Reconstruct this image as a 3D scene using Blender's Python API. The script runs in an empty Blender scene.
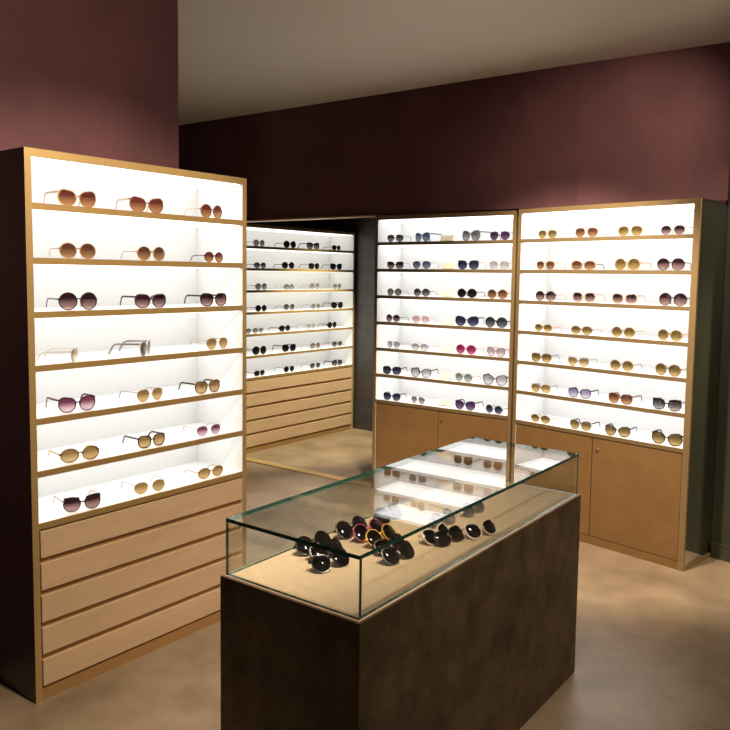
import bpy, bmesh, math, random
from mathutils import Vector, Matrix
random.seed(7)
C = bpy.context.scene.collection
sc = bpy.context.scene
PI = math.pi

# ------------------------------------------------------------------ materials
def new_mat(name):
    m = bpy.data.materials.new(name); m.use_nodes = True
    nt = m.node_tree; nt.nodes.clear()
    out = nt.nodes.new('ShaderNodeOutputMaterial')
    return m, nt, out

def pbr(name, col, rough=.5, metal=0., noise=0., nscale=8., bump=0., spec=.5, stretch=(1, 1, 1), col2=None):
    m, nt, out = new_mat(name)
    b = nt.nodes.new('ShaderNodeBsdfPrincipled')
    b.inputs['Roughness'].default_value = rough
    b.inputs['Metallic'].default_value = metal
    b.inputs['Specular IOR Level'].default_value = spec
    nt.links.new(b.outputs[0], out.inputs[0])
    if noise or bump or col2:
        tc = nt.nodes.new('ShaderNodeTexCoord'); mp = nt.nodes.new('ShaderNodeMapping')
        mp.inputs['Scale'].default_value = stretch
        nz = nt.nodes.new('ShaderNodeTexNoise'); nz.inputs['Scale'].default_value = nscale
        nz.inputs['Detail'].default_value = 6; nz.inputs['Roughness'].default_value = .6
        nt.links.new(tc.outputs['Object'], mp.inputs[0]); nt.links.new(mp.outputs[0], nz.inputs['Vector'])
        rp = nt.nodes.new('ShaderNodeValToRGB')
        c2 = col2 or tuple(c * (1 + noise) for c in col)
        c1 = col if col2 else tuple(c * (1 - noise) for c in col)
        rp.color_ramp.elements[0].position = .32; rp.color_ramp.elements[1].position = .68
        rp.color_ramp.elements[0].color = (*c1, 1); rp.color_ramp.elements[1].color = (*c2, 1)
        nt.links.new(nz.outputs['Fac'], rp.inputs[0]); nt.links.new(rp.outputs[0], b.inputs['Base Color'])
        if bump:
            bp = nt.nodes.new('ShaderNodeBump'); bp.inputs['Strength'].default_value = bump
            bp.inputs['Distance'].default_value = .01
            nt.links.new(nz.outputs['Fac'], bp.inputs['Height']); nt.links.new(bp.outputs[0], b.inputs['Normal'])
    else:
        b.inputs['Base Color'].default_value = (*col, 1)
    return m

def emit(name, col, s):
    m, nt, out = new_mat(name)
    e = nt.nodes.new('ShaderNodeEmission'); e.inputs[0].default_value = (*col, 1); e.inputs[1].default_value = s
    nt.links.new(e.outputs[0], out.inputs[0]); return m

def schlick(nt, f0, power=5):
    """Fresnel reflectance that is the same from either face of a thin pane."""
    lw = nt.nodes.new('ShaderNodeLayerWeight'); lw.inputs['Blend'].default_value = .5
    p = nt.nodes.new('ShaderNodeMath'); p.operation = 'POWER'; p.inputs[1].default_value = power
    nt.links.new(lw.outputs['Facing'], p.inputs[0])
    a = nt.nodes.new('ShaderNodeMath'); a.operation = 'MULTIPLY_ADD'
    a.inputs[1].default_value = 1 - f0; a.inputs[2].default_value = f0
    nt.links.new(p.outputs[0], a.inputs[0])
    return a

def pane(name, tint, f0=.045, rough=0.):
    m, nt, out = new_mat(name)
    t = nt.nodes.new('ShaderNodeBsdfTransparent'); t.inputs[0].default_value = (*tint, 1)
    g = nt.nodes.new('ShaderNodeBsdfGlossy'); g.inputs['Roughness'].default_value = rough
    mx = nt.nodes.new('ShaderNodeMixShader')
    nt.links.new(schlick(nt, f0).outputs[0], mx.inputs[0])
    nt.links.new(t.outputs[0], mx.inputs[1]); nt.links.new(g.outputs[0], mx.inputs[2])
    nt.links.new(mx.outputs[0], out.inputs[0]); return m

def lens_mat(name, top, bot, body=.35):
    """tinted lens: graded tint from brow to cheek, some dyed body, glossy skin"""
    m, nt, out = new_mat(name)
    tc = nt.nodes.new('ShaderNodeTexCoord'); sx = nt.nodes.new('ShaderNodeSeparateXYZ')
    nt.links.new(tc.outputs['Generated'], sx.inputs[0])
    rp = nt.nodes.new('ShaderNodeValToRGB')
    rp.color_ramp.elements[0].color = (*bot, 1); rp.color_ramp.elements[1].color = (*top, 1)
    rp.color_ramp.elements[0].position = .05; rp.color_ramp.elements[1].position = .68
    nt.links.new(sx.outputs['Z'], rp.inputs[0])
    t = nt.nodes.new('ShaderNodeBsdfTransparent'); d = nt.nodes.new('ShaderNodeBsdfDiffuse')
    nt.links.new(rp.outputs[0], t.inputs[0]); nt.links.new(rp.outputs[0], d.inputs[0])
    m1 = nt.nodes.new('ShaderNodeMixShader'); m1.inputs[0].default_value = body
    nt.links.new(t.outputs[0], m1.inputs[1]); nt.links.new(d.outputs[0], m1.inputs[2])
    g = nt.nodes.new('ShaderNodeBsdfGlossy'); g.inputs['Roughness'].default_value = .06
    mx = nt.nodes.new('ShaderNodeMixShader')
    nt.links.new(schlick(nt, .05).outputs[0], mx.inputs[0])
    nt.links.new(m1.outputs[0], mx.inputs[1]); nt.links.new(g.outputs[0], mx.inputs[2])
    nt.links.new(mx.outputs[0], out.inputs[0]); return m

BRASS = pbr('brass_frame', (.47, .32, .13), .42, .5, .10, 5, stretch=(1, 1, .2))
BRASS_SHADED = pbr('shaded_brass_frame', (.30, .205, .095), .45, .45, .10, 5, stretch=(1, 1, .2))  # same brass, weaker light on middle and right fronts put into the colour
SHELF_SHADED = pbr('shaded_brass_shelf_edge', (.25, .175, .085), .48, .45)  # shelf-edge brass with its unlit look painted in as a darker tone
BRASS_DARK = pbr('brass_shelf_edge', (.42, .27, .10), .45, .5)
BRONZE_PANEL = pbr('bronze_door_panel', (.27, .15, .055), .5, .35, .10, 6)
WOOD = pbr('beige_drawer_front', (.50, .345, .21), .55, 0, .07, 3, stretch=(1, 1, 6))
WOOD_RAIL = pbr('brown_drawer_rail', (.36, .20, .075), .5, .3)
WHITE = pbr('white_laminate', (.70, .70, .69), .5)
BLACKSIDE = pbr('black_side_panel', (.012, .010, .009), .35, 0, 0)
STRIP = emit('led_strip', (1, .97, .93), 2.6)
FLOORM = pbr('brown_stone_floor', (.150, .106, .066), .38, 0, 0, 3.2, .02, col2=(.262, .194, .126))
BURG = pbr('burgundy_plaster', (.12, .043, .050), .75, 0, .22, 2.2, .05)
DARKW = pbr('charcoal_plaster', (.024, .015, .015), .8, 0, .15, 3)
GREEN = pbr('dark_green_paint', (.030, .0325, .0175), .5, 0, .1, 4, stretch=(6, 6, .5))
GREENTRIM = pbr('dark_green_trim', (.042, .043, .026), .4)
BROWNW = pbr('brown_wall_paint', (.06, .036, .022), .7, 0, .1, 3)
CEIL = pbr('white_ceiling_paint', (.75, .73, .70), .9)
PATINA = pbr('bronze_patina', (.06, .040, .022), .45, .3, 0, 9, .05, col2=(.17, .115, .06))
DECK = pbr('beige_deck_felt', (.56, .41, .27), .8, 0, .06, 30)
GLASS = pane('clear_glass', (.965, .985, .975), .07)
GLASSEDGE = pbr('green_glass_edge', (.02, .10, .08), .15, 0, .5, 60, spec=.8)
MIRROR = pbr('dark_mirror', (.62, .62, .60), .02, 1.)
CARDM = pbr('cream_card', (.92, .80, .56), .6)
STEEL = pbr('steel_lock', (.55, .5, .42), .3, 1.)
PLANK = pbr('cupboard_wood', (.23, .15, .085), .6, 0, .15, 5, stretch=(1, 1, .3))

def slate():
    m, nt, out = new_mat('slate_tiles')
    b = nt.nodes.new('ShaderNodeBsdfPrincipled'); b.inputs['Roughness'].default_value = .5
    tc = nt.nodes.new('ShaderNodeTexCoord')
    mp = nt.nodes.new('ShaderNodeMapping'); mp.inputs['Rotation'].default_value = (PI/2, 0, 0)
    br = nt.nodes.new('ShaderNodeTexBrick')
    br.inputs['Color1'].default_value = (.052, .050, .055, 1); br.inputs['Color2'].default_value = (.064, .061, .066, 1)
    br.inputs['Mortar'].default_value = (.042, .040, .044, 1); br.inputs['Scale'].default_value = 3
    br.inputs['Mortar Size'].default_value = .012
    nt.links.new(tc.outputs['Object'], mp.inputs[0]); nt.links.new(mp.outputs[0], br.inputs['Vector'])
    nt.links.new(br.outputs[0], b.inputs['Base Color']); nt.links.new(b.outputs[0], out.inputs[0])
    return m
SLATE = slate()

LENS = {k: lens_mat('lens_' + k, *v) for k, v in {
    'rose': ((.12, .028, .022), (.44, .22, .10)), 'brown': ((.10, .04, .025), (.38, .21, .10)),
    'plum': ((.03, .010, .014), (.42, .27, .26)), 'mauve': ((.16, .045, .085), (.70, .52, .60)),
    'gold': ((.25, .155, .06), (.55, .40, .20)), 'amber': ((.13, .085, .028), (.42, .32, .12)),
    'black': ((.006, .005, .006), (.02, .016, .018), .6), 'smoke': ((.05, .045, .05), (.28, .26, .26)),
    'grey': ((.16, .15, .16), (.40, .38, .38)), 'navy': ((.018, .02, .05), (.09, .09, .16)),
    'blue': ((.09, .11, .19), (.30, .33, .43)), 'violet': ((.05, .025, .075), (.17, .11, .21)),
    'pink': ((.62, .36, .40), (.80, .62, .64)), 'magenta': ((.20, .02, .07), (.38, .09, .18)),
    'teal': ((.025, .035, .05), (.14, .17, .19)), 'olive': ((.14, .13, .085), (.33, .31, .22)),
    'silver': ((.35, .35, .38), (.62, .62, .64)), 'lilac': ((.22, .20, .36), (.50, .48, .62)),
    'green': ((.17, .21, .17), (.40, .44, .38))}.items()}
FRAME = {
    'gold': pbr('gold_wire', (.62, .38, .15), .3, .8), 'dark': pbr('dark_brown_acetate', (.03, .014, .012), .25),
    'black': pbr('black_acetate', (.008, .007, .008), .2), 'tort': pbr('tortoiseshell', (.02, .01, .006), .22, 0, 0, 90, col2=(.30, .14, .04)),
    'clear': pbr('pale_acetate', (.42, .34, .27), .25), 'grey': pbr('grey_acetate', (.20, .19, .20), .3),
    'navy': pbr('navy_acetate', (.02, .022, .06), .25), 'cream': pbr('cream_acetate', (.78, .62, .50), .3),
    'yellow': pbr('yellow_acetate', (.72, .42, .06), .3), 'pinkf': pbr('raspberry_acetate', (.36, .045, .10), .3),
    'magf': pbr('magenta_acetate', (.45, .03, .18), .3), 'plumf': pbr('plum_acetate', (.06, .02, .05), .25),
    'blue': pbr('steel_blue_acetate', (.13, .15, .24), .3), 'brownf': pbr('brown_acetate', (.16, .07, .035), .28)}

# ------------------------------------------------------------------ mesh helpers
def bx(bm, x0, x1, y0, y1, z0, z1, mi=0, faces=None):
    """box; faces = {'+x':slot,...} overrides the material slot of single faces"""
    v = [bm.verts.new((x, y, z)) for z in (z0, z1) for y in (y0, y1) for x in (x0, x1)]
    for key, idx in (('-z', (0, 2, 3, 1)), ('+z', (4, 5, 7, 6)), ('-y', (0, 1, 5, 4)), ('+y', (2, 6, 7, 3)), ('-x', (0, 4, 6, 2)), ('+x', (1, 3, 7, 5))):
        f = bm.faces.new([v[i] for i in idx]); f.material_index = (faces or {}).get(key, mi)

def to_mesh(name, bm, mats):
    me = bpy.data.meshes.new(name); bmesh.ops.recalc_face_normals(bm, faces=bm.faces[:])
    bm.to_mesh(me); bm.free()
    for m in (mats if isinstance(mats, (list, tuple)) else [mats]): me.materials.append(m)
    return me

def obj(name, bm, mats, parent=None, loc=None, bevel=0):
    if bevel:
        bmesh.ops.bevel(bm, geom=bm.edges[:], offset=bevel, segments=2, affect='EDGES', profile=.5)
    me = bm if isinstance(bm, bpy.types.Mesh) else to_mesh(name, bm, mats)
    o = bpy.data.objects.new(name, me); C.objects.link(o)
    if parent: o.parent = parent
    if loc: o.location = loc
    return o

def box(name, dims, mats, parent=None, faces=None, bevel=0):
    bm = bmesh.new(); bx(bm, *dims, faces=faces); return obj(name, bm, mats, parent, bevel=bevel)

def thing(name, label, cat, loc, rz=0, group=None):
    o = bpy.data.objects.new(name, None); o.empty_display_size = .1; C.objects.link(o)
    o.location = loc; o.rotation_euler = (0, 0, rz); o['label'] = label; o['category'] = cat
    if group: o['group'] = group
    return o

def structure(name, bm, mats, loc=(0, 0, 0), rz=0):
    o = obj(name, bm, mats); o.location = loc; o.rotation_euler = (0, 0, rz); o['kind'] = 'structure'; return o

def sbox(name, dims, mats, loc=(0, 0, 0), rz=0, faces=None):
    bm = bmesh.new(); bx(bm, *dims, faces=faces); return structure(name, bm, mats, loc, rz)

# ------------------------------------------------------------------ layout (metres)
H = 2.095; Z1 = 1.899; PITCH = .2; DEPTH = .34
CAB = {'L': (-1.2359, 2.8347, .9088, 1.0892), 'M': (.0676, 5.9262, -.6324, 1.1617),
       'R': (1.0000, 5.1552, -.8245, 1.1960), 'F': (-1.0685 - .3*.6119, 7.0023 - .3*.7909, .9122, 1.8554)}
def at(cab, t, d, z=0):
    x, y, a, w = CAB[cab]
    return Vector((x + math.cos(a)*t - math.sin(a)*d, y + math.sin(a)*t + math.cos(a)*d, z))

# ------------------------------------------------------------------ display cabinets
ST = .026     # stile width
def cabinet(key, label, base, strip_mat, outer=None):
    front, edge = (BRASS_SHADED, SHELF_SHADED) if key in 'MR' else (BRASS, BRASS_DARK)
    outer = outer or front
    x, y, a, w = CAB[key]
    r = thing('display_cabinet', label, 'cabinet', (x, y, 0), a, 'lit sunglasses display cabinets')
    # sides: black outside, white inside, brass along the front edge
    for s in (0, 1):
        bm = bmesh.new()
        x0, x1 = (0, ST) if s == 0 else (w - ST, w)
        inner = '+x' if s == 0 else '-x'
        bx(bm, x0, x1, 0, DEPTH, 0, H - .03, 0, {inner: 1, '-y': 2})
        side = obj('side_panel', bm, [outer, WHITE, front], r)
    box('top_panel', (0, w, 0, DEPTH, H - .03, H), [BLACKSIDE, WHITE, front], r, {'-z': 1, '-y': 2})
    z7 = Z1 - PITCH*6
    box('back_panel', (ST, w - ST, DEPTH - .018, DEPTH, z7 - .024, H - .03), [WHITE], r)
    for k in range(7):
        z = Z1 - PITCH*k
        sh = box('shelf', (ST, w - ST, .006, DEPTH - .018, z - .022, z), [WHITE], r)
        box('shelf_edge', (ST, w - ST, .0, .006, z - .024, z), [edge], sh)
        zt = (H - .03) if k == 0 else z + PITCH - .022
        box('light_panel', (ST + .01, w - ST - .01, .010, .315, zt - .004, zt), [strip_mat], r)
    top = z7 - .024
    if base == 'drawers':
        box('base_carcass', (ST, w - ST, .012, DEPTH, .05, top), [WOOD_RAIL], r)
        for k in range(5):
            zt = .667 - .126*k
            box('drawer_front', (ST + .006, w - ST - .002, .0, .0115, zt - .104, zt), [WOOD], r, bevel=.0015)
        box('plinth', (ST, w - ST, .008, DEPTH, 0, .05), [WOOD_RAIL], r)
    else:
        box('base_carcass', (ST, w - ST, .016, DEPTH, .05, top), [BRONZE_PANEL], r)
        mid = .5*w + .004
        for s, (d0, d1) in enumerate(((ST + .003, mid - .0025), (mid + .0025, w - ST - .003))):
            dr = box('door', (d0, d1, .002, .0155, .053, top - .008), [BRONZE_PANEL], r, bevel=.0015)
            if s == 1:
                bm = bmesh.new()
                mtx = Matrix.Translation((d0 + .033, -.001, top - .075)) @ Matrix.Rotation(PI/2, 4, 'X')
                bmesh.ops.create_cone(bm, cap_ends=True, segments=20, radius1=.011, radius2=.009, depth=.008, matrix=mtx)
                obj('lock', bm, [STEEL], dr)
        box('plinth', (ST, w - ST, .003, DEPTH, 0, .05), [BRONZE_PANEL], r)
    return r

strip3 = emit('led_strip_dim', (1, .97, .90), 1.9)
strip2 = emit('led_strip_cool', (1, .98, .96), 2.7)
cabL = cabinet('L', 'tall brass-framed lit cabinet nearest the camera on the left, three sunglasses per shelf', 'drawers', STRIP, BLACKSIDE)
cabM = cabinet('M', 'lit brass cabinet with cream cards down its shelves, between the opening and right-hand cabinet', 'doors', strip2)
cabR = cabinet('R', 'right-hand lit brass cabinet with gold-lensed sunglasses and a mirrored end beside the green pilaster', 'doors', strip2)
cabF = cabinet('F', 'smaller-looking lit cabinet with drawers seen through the opening in the back room', 'drawers', strip3)
# mirrored end of the right-hand cabinet
wR = CAB['R'][3]
mp = box('mirror_panel', (wR + .0005, wR + .006, .016, .356, .03, H - .02), [MIRROR], cabR)
mp['label'] = 'tall mirror panel'
bm = bmesh.new()
bx(bm, wR, wR + .010, 0, .014, 0, H); bx(bm, wR, wR + .010, .014, .356, 0, .028)
obj('mirror_frame', bm, [BRASS_SHADED], cabR)

# ------------------------------------------------------------------ setting
sbox('floor', (-5, 5, -1.5, 10.5, -.05, 0), [FLOORM])
sbox('ceiling', (-5, 5, -1.5, 10.5, 3.0, 3.05), [CEIL])
xL, yL, aL, wL = CAB['L']
p = at('L', 0, DEPTH + .012)
sbox('wall_left', (-2.2, .974, 0, .10, 0, 3.0), [BURG], p, aL)
# back wall: bulkhead over the opening and over the middle cabinet, solid to the left of the opening, solid behind the cabinet
xM, yM, aM, wM = CAB['M']
SEAM = 1.564
bm = bmesh.new()
bx(bm, -.10, SEAM, .02, .10, H + .012, 3.0)
structure('wall_back', bm, [BURG], (xM, yM, 0), aM)
bm = bmesh.new()
bx(bm, -2.0, -.10, .02, .10, H + .012, 3.0)
bx(bm, -4.2, -2.0, .02, .10, 0, 3.0)
structure('wall_over_opening', bm, [BURG], (xM, yM, 0), aM)
sbox('wall_behind_middle_cabinet', (.02, SEAM - .16, .36, .44, 0, H + .012), [BURG], (xM, yM, 0), aM)
# brass frame of the opening
bm = bmesh.new()
bx(bm, -2.0, -.002, .0, .11, H + .001, H + .0115)
bx(bm, -2.0, -1.975, .0, .11, .008, H + .001)
bx(bm, -2.0, -.002, .0, .085, 0.0002, .008)
structure('trim_1', bm, [BRASS], (xM, yM, 0), aM)
# right part of the back wall, from the seam to the green pilaster
s0 = at('M', SEAM, .02); Cc = at('R', wR + .006, .360)
d = Cc - s0; d.z = 0; aW = math.atan2(d.y, d.x)
sbox('wall_right_of_back', (.0, d.length, 0.003, .08, H + .012, 3.0), [BURG], (s0.x, s0.y, 0), aW)
sbox('wall_behind_right_cabinet', (-.1, wR - .01, .36, .44, 0, H + .012), [BURG], (CAB['R'][0], CAB['R'][1], 0), CAB['R'][2])
# green pilaster with its skirting
aR = CAB['R'][2]
sbox('wall_pilaster', (0, .15, 0, 1.0, 0, 3.0), [GREEN], (Cc.x, Cc.y, 0), aR)
bm = bmesh.new(); bx(bm, .012, .154, -.009, 0, 0, .085); bx(bm, .012, .156, -.012, 0, .085, .094)
structure('baseboard_pilaster', bm, [GREENTRIM], (Cc.x, Cc.y, 0), aR)
q = Cc + Vector((math.cos(aR), math.sin(aR), 0))*.155 + Vector((-math.sin(aR), math.cos(aR), 0))*1.0
sbox('wall_right', (0, 2.2, 0, .1, 0, 3.0), [BROWNW], (q.x, q.y, 0), aR)
# back room beyond the opening
xF, yF, aF, wF = CAB['F']
p = at('F', 0, DEPTH + .012)
sbox('wall_alcove_left', (.30, wF + .3, 0, .1, 0, 3.0), [DARKW], p, aF)
p = at('F', wF + .03, DEPTH + .01)
sbox('wall_alcove_back', (0, 3.2, 0, .1, 0, 3.0), [SLATE], p, aF - PI/2)

# low wooden cupboard to the right, seen in the mirrored end
cp = thing('cupboard', 'low brown wooden cupboard reflected in the mirrored end of the right-hand cabinet', 'cupboard', Cc + Vector((math.cos(aR), math.sin(aR), 0))*.56 + Vector((-math.sin(aR), math.cos(aR), 0))*.70 - Vector((0, 0, Cc.z)), aR)
box('body', (-.16, .30, -.15, .15, .16, .82), [PLANK], cp, bevel=.004)
box('plinth', (-.14, .28, -.13, .15, 0, .16), [BLACKSIDE], cp)

# ------------------------------------------------------------------ glass showcase
sx, sy, sa, sw, sl, zb, gh = (-.4079 - .0112, 2.2196 + .0083, -.639, .5171, 1.5154, .761, .1724)
show = thing('display_counter', 'low dark bronze counter under a clear glass case in the middle of the floor', 'counter', (sx, sy, 0), sa)
box('base', (0, sw, 0, sl, 0, zb), [PATINA], show, bevel=.002)
box('deck', (.006, sw - .006, .006, sl - .006, zb + .0002, zb + .0012), [DECK], show)
g0, g1, h0, h1 = .012, sw - .012, .012, sl - .012
T = .011
zg = zb + .0014
def glass(name, dims, edge):
    return box(name, dims, [GLASS, GLASSEDGE], show, {k: 1 for k in edge})
E4 = ('-z', '+z')
glass('glass_side', (g0, g1, h0, h0 + T, zg, zb + gh - T), E4 + ('-x', '+x'))
glass('glass_side', (g0, g1, h1 - T, h1, zg, zb + gh - T), E4 + ('-x', '+x'))
glass('glass_side', (g0, g0 + T, h0 + T, h1 - T, zg, zb + gh - T), E4)
glass('glass_side', (g1 - T, g1, h0 + T, h1 - T, zg, zb + gh - T), E4)
glass('glass_top', (g0, g1, h0, h1, zb + gh - T, zb + gh), ('-x', '+x', '-y', '+y'))

# ------------------------------------------------------------------ sunglasses
def sgn_pow(c, n): return math.copysign(abs(c)**n, c)
SHAPES = {  # superellipse power, width, height, outer-top lift, inner-top lift, bottom taper, rim thickness
    'round': (1.0, .062, .058, 0, 0, 0, .0030), 'oval': (.95, .066, .050, 0, 0, .0, .0030),
    'square': (.74, .064, .053, .004, 0, .16, .0040), 'cat': (.84, .066, .056, .010, -.002, .16, .0036),
    'aviator': (.85, .062, .054, .001, .004, .30, .0016), 'rimless': (.90, .062, .052, .000, .002, .22, .0),
    'big round': (1.0, .068, .066, .0, 0, .02, .0034), 'browline': (.80, .064, .052, .004, 0, .16, .0026)}
GAP = .019
def outline(shape, side, grow=0., n=32):
    e, w, h, lo, li, tp, rim = SHAPES[shape]
    pts = []
    cx = GAP/2 + w/2
    for i in range(n):
        t = 2*PI*i/n
        c, s = math.cos(t), math.sin(t)
        u, v = sgn_pow(c, e), sgn_pow(s, e)
        x = u*(w/2 + grow)*(1 - tp*max(0, -v)*.9); z = v*(h/2 + grow)
        up = max(0, v)
        z += up*(lo*max(0, u) + li*max(0, -u))
        pts.append(((cx + x)*side, z + h/2 + .004))
    return pts
def wrap_y(x): return 1.1*x*x*.9      # face-form curve
def ring(bm, a, b, y0, y1):
    n = len(a); vs = []
    for i in range(n):
        (xa, za), (xb, zb2) = a[i], b[i]
        vs.append([bm.verts.new((xa, wrap_y(xa) + y0, za)), bm.verts.new((xb, wrap_y(xb) + y0, zb2)),
                   bm.verts.new((xb, wrap_y(xb) + y1, zb2)), bm.verts.new((xa, wrap_y(xa) + y1, za))])
    for i in range(n):
        p, q = vs[i], vs[(i + 1) % n]
        for k in range(4): bm.faces.new((p[k], q[k], q[(k + 1) % 4], p[(k + 1) % 4]))
def sweep(bm, path, w, h):
    """box-section bar along a path of points (w sideways, h vertical)"""
    rows = []
    for i, p in enumerate(path):
        p = Vector(p); q = Vector(path[min(i + 1, len(path) - 1)]); o = Vector(path[max(i - 1, 0)])
        tn = (q - o).normalized()
        sd = tn.cross(Vector((0, 0, 1)))
        if sd.length < .1: sd = Vector((1, 0, 0))
        sd.normalize(); up = sd.cross(tn).normalized()
        rows.append([bm.verts.new(p + sd*sx_*w/2 + up*sz_*h/2) for sx_, sz_ in ((-1, -1), (1, -1), (1, 1), (-1, 1))])
    for a, b in zip(rows, rows[1:]):
        for k in range(4): bm.faces.new((a[k], a[(k + 1) % 4], b[(k + 1) % 4], b[k]))
    bm.faces.new(rows[0][::-1]); bm.faces.new(rows[-1])
def front_bm(shape):
    e, w, h, lo, li, tp, rim = SHAPES[shape]
    bm = bmesh.new()
    wire = rim < .002
    r = max(rim, .0011)
    if rim > 0:
        for s in (-1, 1): ring(bm, outline(shape, s), outline(shape, s, r), -.0022 if not wire else -.001, .0022 if not wire else .001)
    zt = .004 + h*.66
    bt = .0018 if rim < .002 else .005
    sweep(bm, [(-GAP/2 - .004, -.001, zt - .004), (-GAP/4, -.003, zt), (GAP/4, -.003, zt), (GAP/2 + .004, -.001, zt - .004)], .003, bt)
    if shape in ('aviator',):
        sweep(bm, [(-GAP/2 - .012, 0, .004 + h*.93), (0, -.002, .004 + h*.97), (GAP/2 + .012, 0, .004 + h*.93)], .002, .0018)
    if shape == 'browline':
        for s in (-1, 1):
            sweep(bm, [(s*(GAP/2 + .004), -.001, .004 + h*.92), (s*(GAP/2 + w*.5), wrap_y(w*.5) - .001, .004 + h + .002), (s*(GAP/2 + w), wrap_y(w + GAP/2) - .001, .004 + h*.93 + .004)], .005, .009)
    for s in (() if rim == 0 else (-1, 1)):      # end pieces that carry the hinges
        xo = GAP/2 + w*(.985 if shape in ('round', 'big round', 'oval') else .97)
        zz = hinge_z(shape)
        sweep(bm, [(s*(xo - .004), wrap_y(xo), zz), (s*(xo + .004), wrap_y(xo) + .001, zz + .001), (s*(xo + .006), wrap_y(xo) + .008, zz + .001)], .003, .004 if rim < .003 else .007)
    return bm
def hinge_z(shape):
    e, w, h, lo, li, tp, rim = SHAPES[shape]
    return .004 + h*(.62 if shape in ('round', 'big round', 'oval') else .80) + lo*.4
def lens_bm(shape, s):
    bm = bmesh.new(); pts = outline(shape, s); cx = sum(p[0] for p in pts)/len(pts); cz = sum(p[1] for p in pts)/len(pts)
    rows = []
    for f in (1, .7, .35):
        rows.append([((cx + (x - cx)*f), (cz + (z - cz)*f), -.003*(1 - f*f)) for x, z in pts])
    vr = [[bm.verts.new((x, wrap_y(x) + dy, z)) for x, z, dy in row] for row in rows]
    c = bm.verts.new((cx, wrap_y(cx) - .003, cz)); n = len(pts)
    for a, b in zip(vr, vr[1:]):
        for i in range(n): bm.faces.new((a[i], a[(i + 1) % n], b[(i + 1) % n], b[i]))
    for i in range(n): bm.faces.new((vr[-1][i], vr[-1][(i + 1) % n], c))
    for f in bm.faces: f.smooth = True
    return bm
def temple_bm(shape, s, folded):
    e, w, h, lo, li, tp, rim = SHAPES[shape]
    xo = GAP/2 + w + .004; y0 = wrap_y(GAP/2 + w) + .008; z = hinge_z(shape) + .001
    th = .0028 if rim < .002 else (.005 if rim < .0035 else .008)
    bm = bmesh.new()
    if folded:
        yy = y0 + (.004 if s > 0 else .013)
        path = [(s*xo, y0, z), (s*(xo - .006), yy, z), (s*(xo - .105), yy + .002, z - .001), (s*(xo - .122), yy + .003, z - .008), (s*(xo - .138), yy + .003, z - .022)]
    else:
        path = ([(s*(xo - .010), wrap_y(GAP/2 + w) - .001, z - .001)] if rim == 0 else []) + [(s*xo, y0 - .002, z), (s*(xo + .001), y0 + .05, z), (s*(xo - .001), y0 + .094, z - .001), (s*(xo - .003), y0 + .108, z - .008), (s*(xo - .007), y0 + .128, .0085)]
    sweep(bm, path, .003, th)
    return bm
CACHE = {}
def part_mesh(kind, shape, mat, s=0, folded=False):
    k = (kind, shape, mat.name, s, folded)
    if k not in CACHE:
        bm = {'front': lambda: front_bm(shape), 'lens': lambda: lens_bm(shape, s), 'temple': lambda: temple_bm(shape, s, folded)}[kind]()
        CACHE[k] = to_mesh('sunglasses_' + kind, bm, mat)
    return CACHE[k]
def sunglasses(label, group, loc, rot, shape, lens, frame, temple=None, scale=1., folded=False):
    r = thing('sunglasses', label, 'sunglasses', loc, 0, group)
    r.rotation_euler = rot; r.scale = (scale,)*3
    temple = temple or frame
    obj('front_frame', part_mesh('front', shape, FRAME[frame]), None, r)
    for s in (-1, 1):
        obj('lens', part_mesh('lens', shape, LENS[lens], s), None, r)
        obj('temple', part_mesh('temple', shape, FRAME[temple], s, folded), None, r)
    return r

LOOK = {'rose': 'rose-brown', 'brown': 'brown', 'plum': 'dark plum', 'mauve': 'mauve', 'gold': 'gold', 'amber': 'amber', 'black': 'black',
        'smoke': 'smoky', 'grey': 'grey', 'navy': 'navy', 'blue': 'blue-grey', 'violet': 'violet', 'pink': 'pale pink', 'magenta': 'magenta',
        'teal': 'dark teal', 'olive': 'olive-grey', 'silver': 'silver-grey', 'lilac': 'lilac-blue', 'green': 'grey-green'}
SHAPEW = {'round': 'round', 'oval': 'oval', 'square': 'square', 'cat': 'cat-eye', 'aviator': 'aviator', 'rimless': 'rimless', 'big round': 'large round', 'browline': 'browline'}
SHELF = ['top', 'second', 'third', 'fourth', 'fifth', 'sixth', 'bottom']
CABW = {'L': 'near left cabinet', 'F': 'back-room cabinet', 'M': 'middle cabinet', 'R': 'right-hand cabinet'}
POS = {'L': ['leftmost', 'middle pair', 'rightmost'], 'F': ['leftmost', 'second from left', 'third from left', 'rightmost'],
       'R': ['leftmost', 'second from left', 'third from left', 'rightmost'],
       'M': ['leftmost', 'just left of the card', None, 'just right of the card', 'rightmost']}
# centre of each pair along its shelf (m from the cabinet's left end)
TT = {
 'L': [[.229, .551, .905], [.227, .571, .916], [.226, .566, .915], [.209, .541, .936], [.214, .559, .878], [.223, .565, .883], [.228, .552, .894]],
 'F': [[.181, .591, .927, 1.288], [.195, .569, .944, 1.286], [.209, .584, .954, 1.305], [.209, .586, .972, 1.309], [.171, .527, .906, 1.231], [.191, .589, .969, 1.315], [.192, .59, .971, 1.318]],
 'M': [[.161, .399, .586, .8, 1.023], [.165, .398, .601, .785, 1.026], [.161, .403, .6, .78, 1.017], [.151, .401, .611, .785, 1.013], [.16, .397, .605, .783, 1.017], [.15, .41, .599, .769, 1.017], [.154, .388, .601, .786, 1.015]],
 'R': [[.184, .467, .757, 1.016], [.176, .454, .747, 1.014], [.184, .465, .739, 1.035], [.176, .457, .739, 1.027], [.168, .443, .737, 1.024], [.172, .459, .737, 1.028], [.175, .474, .728, 1.037]]}
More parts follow.
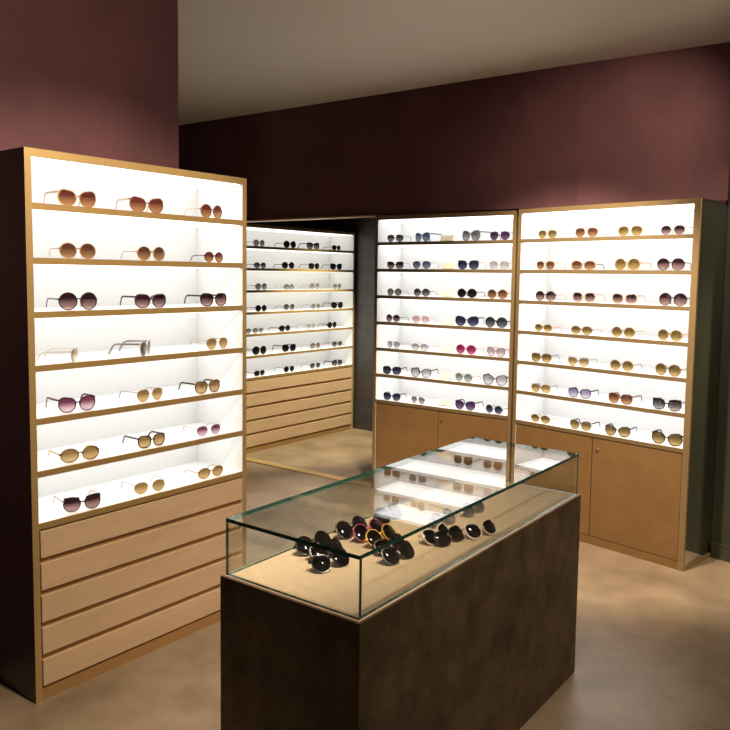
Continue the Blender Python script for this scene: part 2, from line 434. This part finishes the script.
# shape, lens, frame, temple, turn in degrees, scale
A = lambda *a: a
SPEC = {
 'L': [[A('cat', 'rose', 'gold', 'clear', -6, 1.08), A('cat', 'rose', 'brownf', 'clear', -8, 1.08), A('big round', 'rose', 'brownf', 'clear', 4, .92)],
       [A('round', 'brown', 'gold', 'clear', -12, 1.04), A('round', 'brown', 'gold', 'clear', -2, 1.02), A('round', 'rose', 'dark', 'dark', 0, .82)],
       [A('big round', 'plum', 'dark', 'dark', -8, 1.05), A('square', 'plum', 'plumf', 'dark', -6, 1.06), A('square', 'plum', 'black', 'dark', -4, 1.06)],
       [A('aviator', 'gold', 'gold', 'clear', 48, 1.04), A('cat', 'black', 'clear', 'grey', 38, 1.08), A('aviator', 'gold', 'gold', 'clear', 0, .98)],
       [A('cat', 'mauve', 'plumf', 'plumf', -8, 1.05), A('aviator', 'gold', 'gold', 'grey', 2, 1.03), A('square', 'gold', 'tort', 'dark', -2, 1.03)],
       [A('oval', 'gold', 'tort', 'gold', -10, 1.10), A('square', 'gold', 'black', 'dark', -2, .98), A('rimless', 'mauve', 'clear', 'clear', -8, 1.0)],
       [A('browline', 'plum', 'dark', 'clear', -14, 1.08), A('rimless', 'gold', 'gold', 'clear', -12, 1.10), A('oval', 'gold', 'gold', 'clear', -6, .98)]],
 'F': [[A('round', 'grey', 'grey', 'grey', 0, .95), A('round', 'black', 'black', 'black', -5, 1.05), A('square', 'smoke', 'black', 'black', -8, 1.05), A('oval', 'black', 'black', 'black', 4, .92)],
       [A('oval', 'smoke', 'dark', 'black', 0, .95), A('round', 'black', 'black', 'dark', -6, 1.02), A('square', 'black', 'dark', 'grey', 0, 1.0), A('browline', 'black', 'black', 'black', -8, 1.05)],
       [A('round', 'grey', 'grey', 'clear', 0, .98), A('oval', 'grey', 'dark', 'clear', 6, .95), A('round', 'grey', 'grey', 'clear', 0, 1.0), A('aviator', 'grey', 'grey', 'clear', 4, .95)],
       [A('round', 'black', 'black', 'black', 0, .95), A('round', 'smoke', 'grey', 'grey', -2, 1.0), A('aviator', 'grey', 'grey', 'grey', 0, .98), A('cat', 'black', 'black', 'black', -6, 1.05)],
       [A('oval', 'grey', 'grey', 'grey', 4, .92), A('oval', 'black', 'dark', 'dark', 4, 1.05), A('aviator', 'silver', 'grey', 'clear', 6, 1.0), A('round', 'black', 'dark', 'black', 2, 1.0)],
       [A('big round', 'black', 'black', 'black', 0, 1.1), A('cat', 'black', 'black', 'black', -4, 1.12), A('round', 'grey', 'grey', 'clear', 0, 1.0), A('browline', 'smoke', 'grey', 'grey', -4, .98)],
       [A('oval', 'black', 'dark', 'dark', 6, .95), A('aviator', 'black', 'dark', 'dark', 0, .98), A('aviator', 'smoke', 'grey', 'clear', -4, 1.0), A('square', 'smoke', 'black', 'black', -4, .98)]],
 'M': [[A('aviator', 'smoke', 'navy', 'navy', 4, .95), A('cat', 'blue', 'blue', 'blue', -18, 1.02), None, A('cat', 'grey', 'grey', 'grey', -18, 1.12), A('aviator', 'violet', 'plumf', 'plumf', -4, 1.05)],
       [A('browline', 'plum', 'dark', 'clear', 6, .9), A('aviator', 'blue', 'blue', 'clear', 4, 1.02), None, A('browline', 'navy', 'navy', 'clear', 4, 1.05), A('aviator', 'silver', 'grey', 'clear', 4, 1.0)],
       [A('round', 'olive', 'grey', 'clear', 2, .84), A('round', 'smoke', 'dark', 'grey', 2, .9), None, A('round', 'black', 'black', 'black', 0, 1.02), A('round', 'brown', 'brownf', 'clear', 0, 1.0)],
       [A('round', 'plum', 'plumf', 'grey', -6, .88), A('aviator', 'pink', 'clear', 'clear', 6, .95), None, A('cat', 'navy', 'navy', 'black', 10, 1.1), A('round', 'teal', 'dark', 'black', -4, 1.15)],
       [A('aviator', 'silver', 'grey', 'grey', -12, .92), A('oval', 'silver', 'grey', 'clear', 4, .88), None, A('round', 'magenta', 'magf', 'clear', 2, 1.05), A('cat', 'silver', 'pinkf', 'clear', -12, .98)],
       [A('square', 'navy', 'black', 'navy', 10, .98), A('cat', 'silver', 'black', 'black', 6, 1.05), None, A('round', 'green', 'grey', 'clear', -4, .95), A('cat', 'silver', 'black', 'black', 8, 1.12)],
       [A('cat', 'navy', 'navy', 'navy', 10, .9), A('aviator', 'grey', 'grey', 'grey', -8, .9), None, A('cat', 'violet', 'navy', 'navy', 0, 1.02), A('round', 'navy', 'grey', 'dark', -6, .92)]],
 'R': [[A('aviator', 'amber', 'gold', 'clear', 2, .92), A('aviator', 'brown', 'gold', 'clear', 4, 1.02), A('aviator', 'amber', 'gold', 'clear', 2, 1.02), A('rimless', 'plum', 'dark', 'clear', -4, 1.0)],
       [A('aviator', 'brown', 'gold', 'gold', -2, .95), A('oval', 'brown', 'gold', 'navy', 6, 1.02), A('round', 'amber', 'gold', 'gold', -2, 1.08), A('big round', 'plum', 'black', 'black', 6, .95)],
       [A('round', 'plum', 'dark', 'clear', 2, .98), A('square', 'plum', 'clear', 'clear', 2, 1.0), A('square', 'plum', 'clear', 'clear', 4, 1.0), A('big round', 'plum', 'dark', 'dark', 0, 1.0)],
       [A('oval', 'amber', 'gold', 'gold', -2, .85), A('oval', 'amber', 'tort', 'clear', 0, .92), A('round', 'amber', 'gold', 'gold', 2, .98), A('round', 'amber', 'gold', 'gold', -6, 1.0)],
       [A('square', 'amber', 'tort', 'grey', 6, .92), A('browline', 'gold', 'grey', 'grey', 4, .92), A('round', 'amber', 'gold', 'grey', 2, .98), A('round', 'amber', 'tort', 'gold', -6, 1.05)],
       [A('square', 'gold', 'gold', 'grey', 6, .88), A('square', 'lilac', 'navy', 'navy', 6, .98), A('square', 'brown', 'brownf', 'brownf', 0, 1.0), A('browline', 'smoke', 'black', 'black', 4, 1.1)],
       [A('oval', 'amber', 'gold', 'gold', 0, .92), A('square', 'amber', 'grey', 'dark', 2, .95), A('cat', 'amber', 'black', 'black', 8, .98), A('cat', 'amber', 'black', 'black', 4, 1.12)]]}
BASE_TURN = {'L': 1, 'F': 0, 'M': 0, 'R': 1}
GROUP = {'L': 'sunglasses on the near left cabinet', 'F': 'sunglasses in the back-room cabinet', 'M': 'sunglasses on the middle cabinet', 'R': 'sunglasses on the right-hand cabinet'}
for key in 'LMRF':
    a = CAB[key][2]
    for k in range(7):
        z = Z1 - PITCH*k + .0006
        for c, sp in enumerate(SPEC[key][k]):
            t = TT[key][k][c] + {'F': .3, 'R': .022}.get(key, 0)
            if sp is None:
                n = thing('display_card', 'cream card standing midway along the %s shelf of the middle cabinet' % SHELF[k], 'card', at(key, t, .06, z), a, 'cream cards in the middle cabinet')
                n.rotation_euler = (math.radians(-24), 0, a); n.location.z += .0075
                bm = bmesh.new(); bx(bm, -.052, .052, 0, .018, 0, .042); bmesh.ops.bevel(bm, geom=bm.edges[:], offset=.002, segments=2, affect='EDGES')
                obj('card_block', bm, [CARDM], n)
                continue
            shape, lens, frame, temple, turn, s = sp
            if key == 'L': s *= .91
            shp = SHAPEW[shape]
            lab = '%s lensed %s sunglasses, %s on the %s shelf of the %s' % (LOOK[lens], shp, POS[key][c], SHELF[k], CABW[key])
            if key == 'F' and k == 4: lab = lab.replace(POS[key][c], ['second from left', 'third from left', 'fourth from left', 'rightmost'][c])
            if turn > 30: lab = '%s lensed %s sunglasses turned sideways, %s on the %s shelf of the %s' % (LOOK[lens], shp, POS[key][c].replace('middle pair', 'middle'), SHELF[k], CABW[key])
            lab = lab.replace('large round', 'round') if len(lab.split()) > 16 else lab
            if len(lab.split()) > 16: lab = lab.replace(' lensed', '')
            if len(lab.split()) > 16: lab = lab.replace(' on the', ' on', 1)
            sunglasses(lab, GROUP[key], at(key, t, .03, z - (.004 - SHAPES[shape][6])*s), (0, 0, a + math.radians(BASE_TURN[key] + turn)), shape, lens, frame, temple, s)

sunglasses('grey oval sunglasses half hidden behind the near left cabinet, on the back-room cabinet fifth shelf', GROUP['F'], at('F', .31, .03, Z1 - PITCH*4 + .0006), (0, 0, CAB['F'][2]), 'oval', 'grey', 'grey', 'grey', .9)

# sunglasses lying in the glass case: s across, t along the counter (m), folded and leaning back
def case(label, s, t, shape, lens, frame, turn=0, tilt=-42, scale=.9):
    p = Matrix.Rotation(sa, 3, 'Z') @ Vector((s*1.185 + .012, t*1.185, 0)) + Vector((sx, sy, 0))
    r = sunglasses(label, 'sunglasses piled in the glass case', p, (math.radians(tilt), 0, sa + PI/2 + math.radians(turn)), shape, lens, frame, frame, scale, True)
    rx = Matrix.Rotation(math.radians(tilt), 3, 'X')
    low = min((rx @ v.co).z for c in r.children for v in c.data.vertices)*scale
    r.location.z = zb + .0018 - low
case('black sunglasses at the back of the left pile in the glass case',   .085, .27, 'big round', 'black', 'black', -8)
case('black square sunglasses in the middle of the left pile in the glass case', .135, .262, 'square', 'black', 'black', -4)
case('black cat-eye sunglasses at the front of the left pile in the glass case', .195, .205, 'cat', 'black', 'black', -10)
case('black round sunglasses behind the raspberry-rimmed pair in the glass case', .085, .44, 'big round', 'black', 'dark', -6)
case('raspberry-rimmed sunglasses behind the yellow-rimmed pair in the glass case', .14, .45, 'big round', 'black', 'pinkf', -4)
case('yellow-rimmed black-lensed sunglasses in the central pile of the glass case', .195, .435, 'big round', 'black', 'yellow', -4)
case('dark sunglasses just in front of the yellow-rimmed pair in the glass case', .245, .40, 'square', 'black', 'dark', -6)
case('black sunglasses at the front of the central pile in the glass case', .30, .36, 'cat', 'black', 'black', -6)
case('black sunglasses at the far end of the back row in the glass case', .09, .62, 'big round', 'black', 'black', 0)
case('cream-rimmed sunglasses at the left of the right-hand pile in the glass case', .30, .555, 'cat', 'black', 'cream', -4)
case('black sunglasses between the two cream-rimmed pairs in the glass case', .335, .562, 'square', 'black', 'black', -8)
case('cream cat-eye sunglasses at the front of the right-hand pile in the glass case', .378, .668, 'cat', 'black', 'cream', -16)
case('grey-lensed sunglasses at the back of the right-hand pile in the glass case', .245, .68, 'round', 'grey', 'grey', -4)
case('smoky sunglasses lying alone toward the far end of the glass case', .26, .84, 'round', 'smoke', 'grey', -4)

# ------------------------------------------------------------------ lights (ceiling spots of the shop, then added fill spots)
def lamp(name, loc, target, power, col=(1, .82, .62), angle=70, blend=.6, size=.06):
    l = bpy.data.lights.new(name, 'SPOT'); l.energy = power; l.color = col; l.spot_size = math.radians(angle); l.spot_blend = blend; l.shadow_soft_size = size
    o = bpy.data.objects.new(name, l); C.objects.link(o); o.location = loc
    o.rotation_euler = (Vector(target) - Vector(loc)).to_track_quat('-Z', 'Y').to_euler(); return o
lamp('ceiling_spot_left', (.15, 1.9, 2.95), (-1.0, 3.2, .9), 340, angle=75)
lamp('ceiling_spot_case', (.15, 1.7, 2.95), (.15, 2.6, .8), 115, angle=45)
lamp('ceiling_spot_right', (.5, 3.4, 2.95), (1.25, 5.05, .5), 580, angle=68)
lamp('ceiling_spot_floor', (2.0, 2.2, 2.95), (1.0, 3.0, 0), 135, angle=75)
lamp('ceiling_spot_wall_left', (-.9, 1.4, 2.95), (-1.35, 3.1, 2.75), 85, angle=50, blend=1)
lamp('ceiling_spot_wall_right', (1.7, 2.9, 2.95), (1.55, 4.9, 2.4), 150, angle=44, blend=1)
lamp('fill_spot_back', (-.3, 4.7, 2.95), (-.35, 4.8, 0), 330, angle=58)  # added fill, brightens the floor before the opening
lamp('fill_spot_pilaster', (2.7, 3.1, 2.95), (2.05, 4.45, 1.2), 260, angle=60)  # added fill, lifts the cabinet's shadow on the pilaster
lamp('fill_spot_alcove', (.45, 7.2, 2.95), (-.6, 7.6, .35), 700, (1, .90, .64), angle=50)  # added fill aimed at the back-room drawers, no known fitting

w = bpy.data.worlds.new('world'); sc.world = w; w.use_nodes = True
w.node_tree.nodes['Background'].inputs[0].default_value = (1, .82, .66, 1)
w.node_tree.nodes['Background'].inputs[1].default_value = .02

# ------------------------------------------------------------------ camera
cam = bpy.data.cameras.new('camera'); co = bpy.data.objects.new('camera', cam); C.objects.link(co)
f, pt, rl, hc, cy = 775.53, .0816068, -.013339, 1.65209, 338.194
cam.sensor_fit = 'HORIZONTAL'; cam.sensor_width = 36; cam.lens = f/730*36
cam.shift_y = (cy - 365)/730
cam.clip_start = .05
fw = Vector((0, math.cos(pt), -math.sin(pt))); u0 = Vector((0, math.sin(pt), math.cos(pt))); r0 = Vector((1, 0, 0))
rt = r0*math.cos(rl) - u0*math.sin(rl); up = r0*math.sin(rl) + u0*math.cos(rl)
M = Matrix((rt, up, -fw)).transposed().to_4x4(); M.translation = (0, 0, hc)
co.matrix_world = M
sc.camera = co
sc.view_settings.view_transform = 'Standard'; sc.view_settings.look = 'None'
sc.view_settings.gamma = 1; sc.view_settings.use_curve_mapping = False; sc.view_settings.exposure = 0
sc.cycles.use_denoising = True
sc.cycles.transparent_max_bounces = 24; sc.cycles.max_bounces = 10
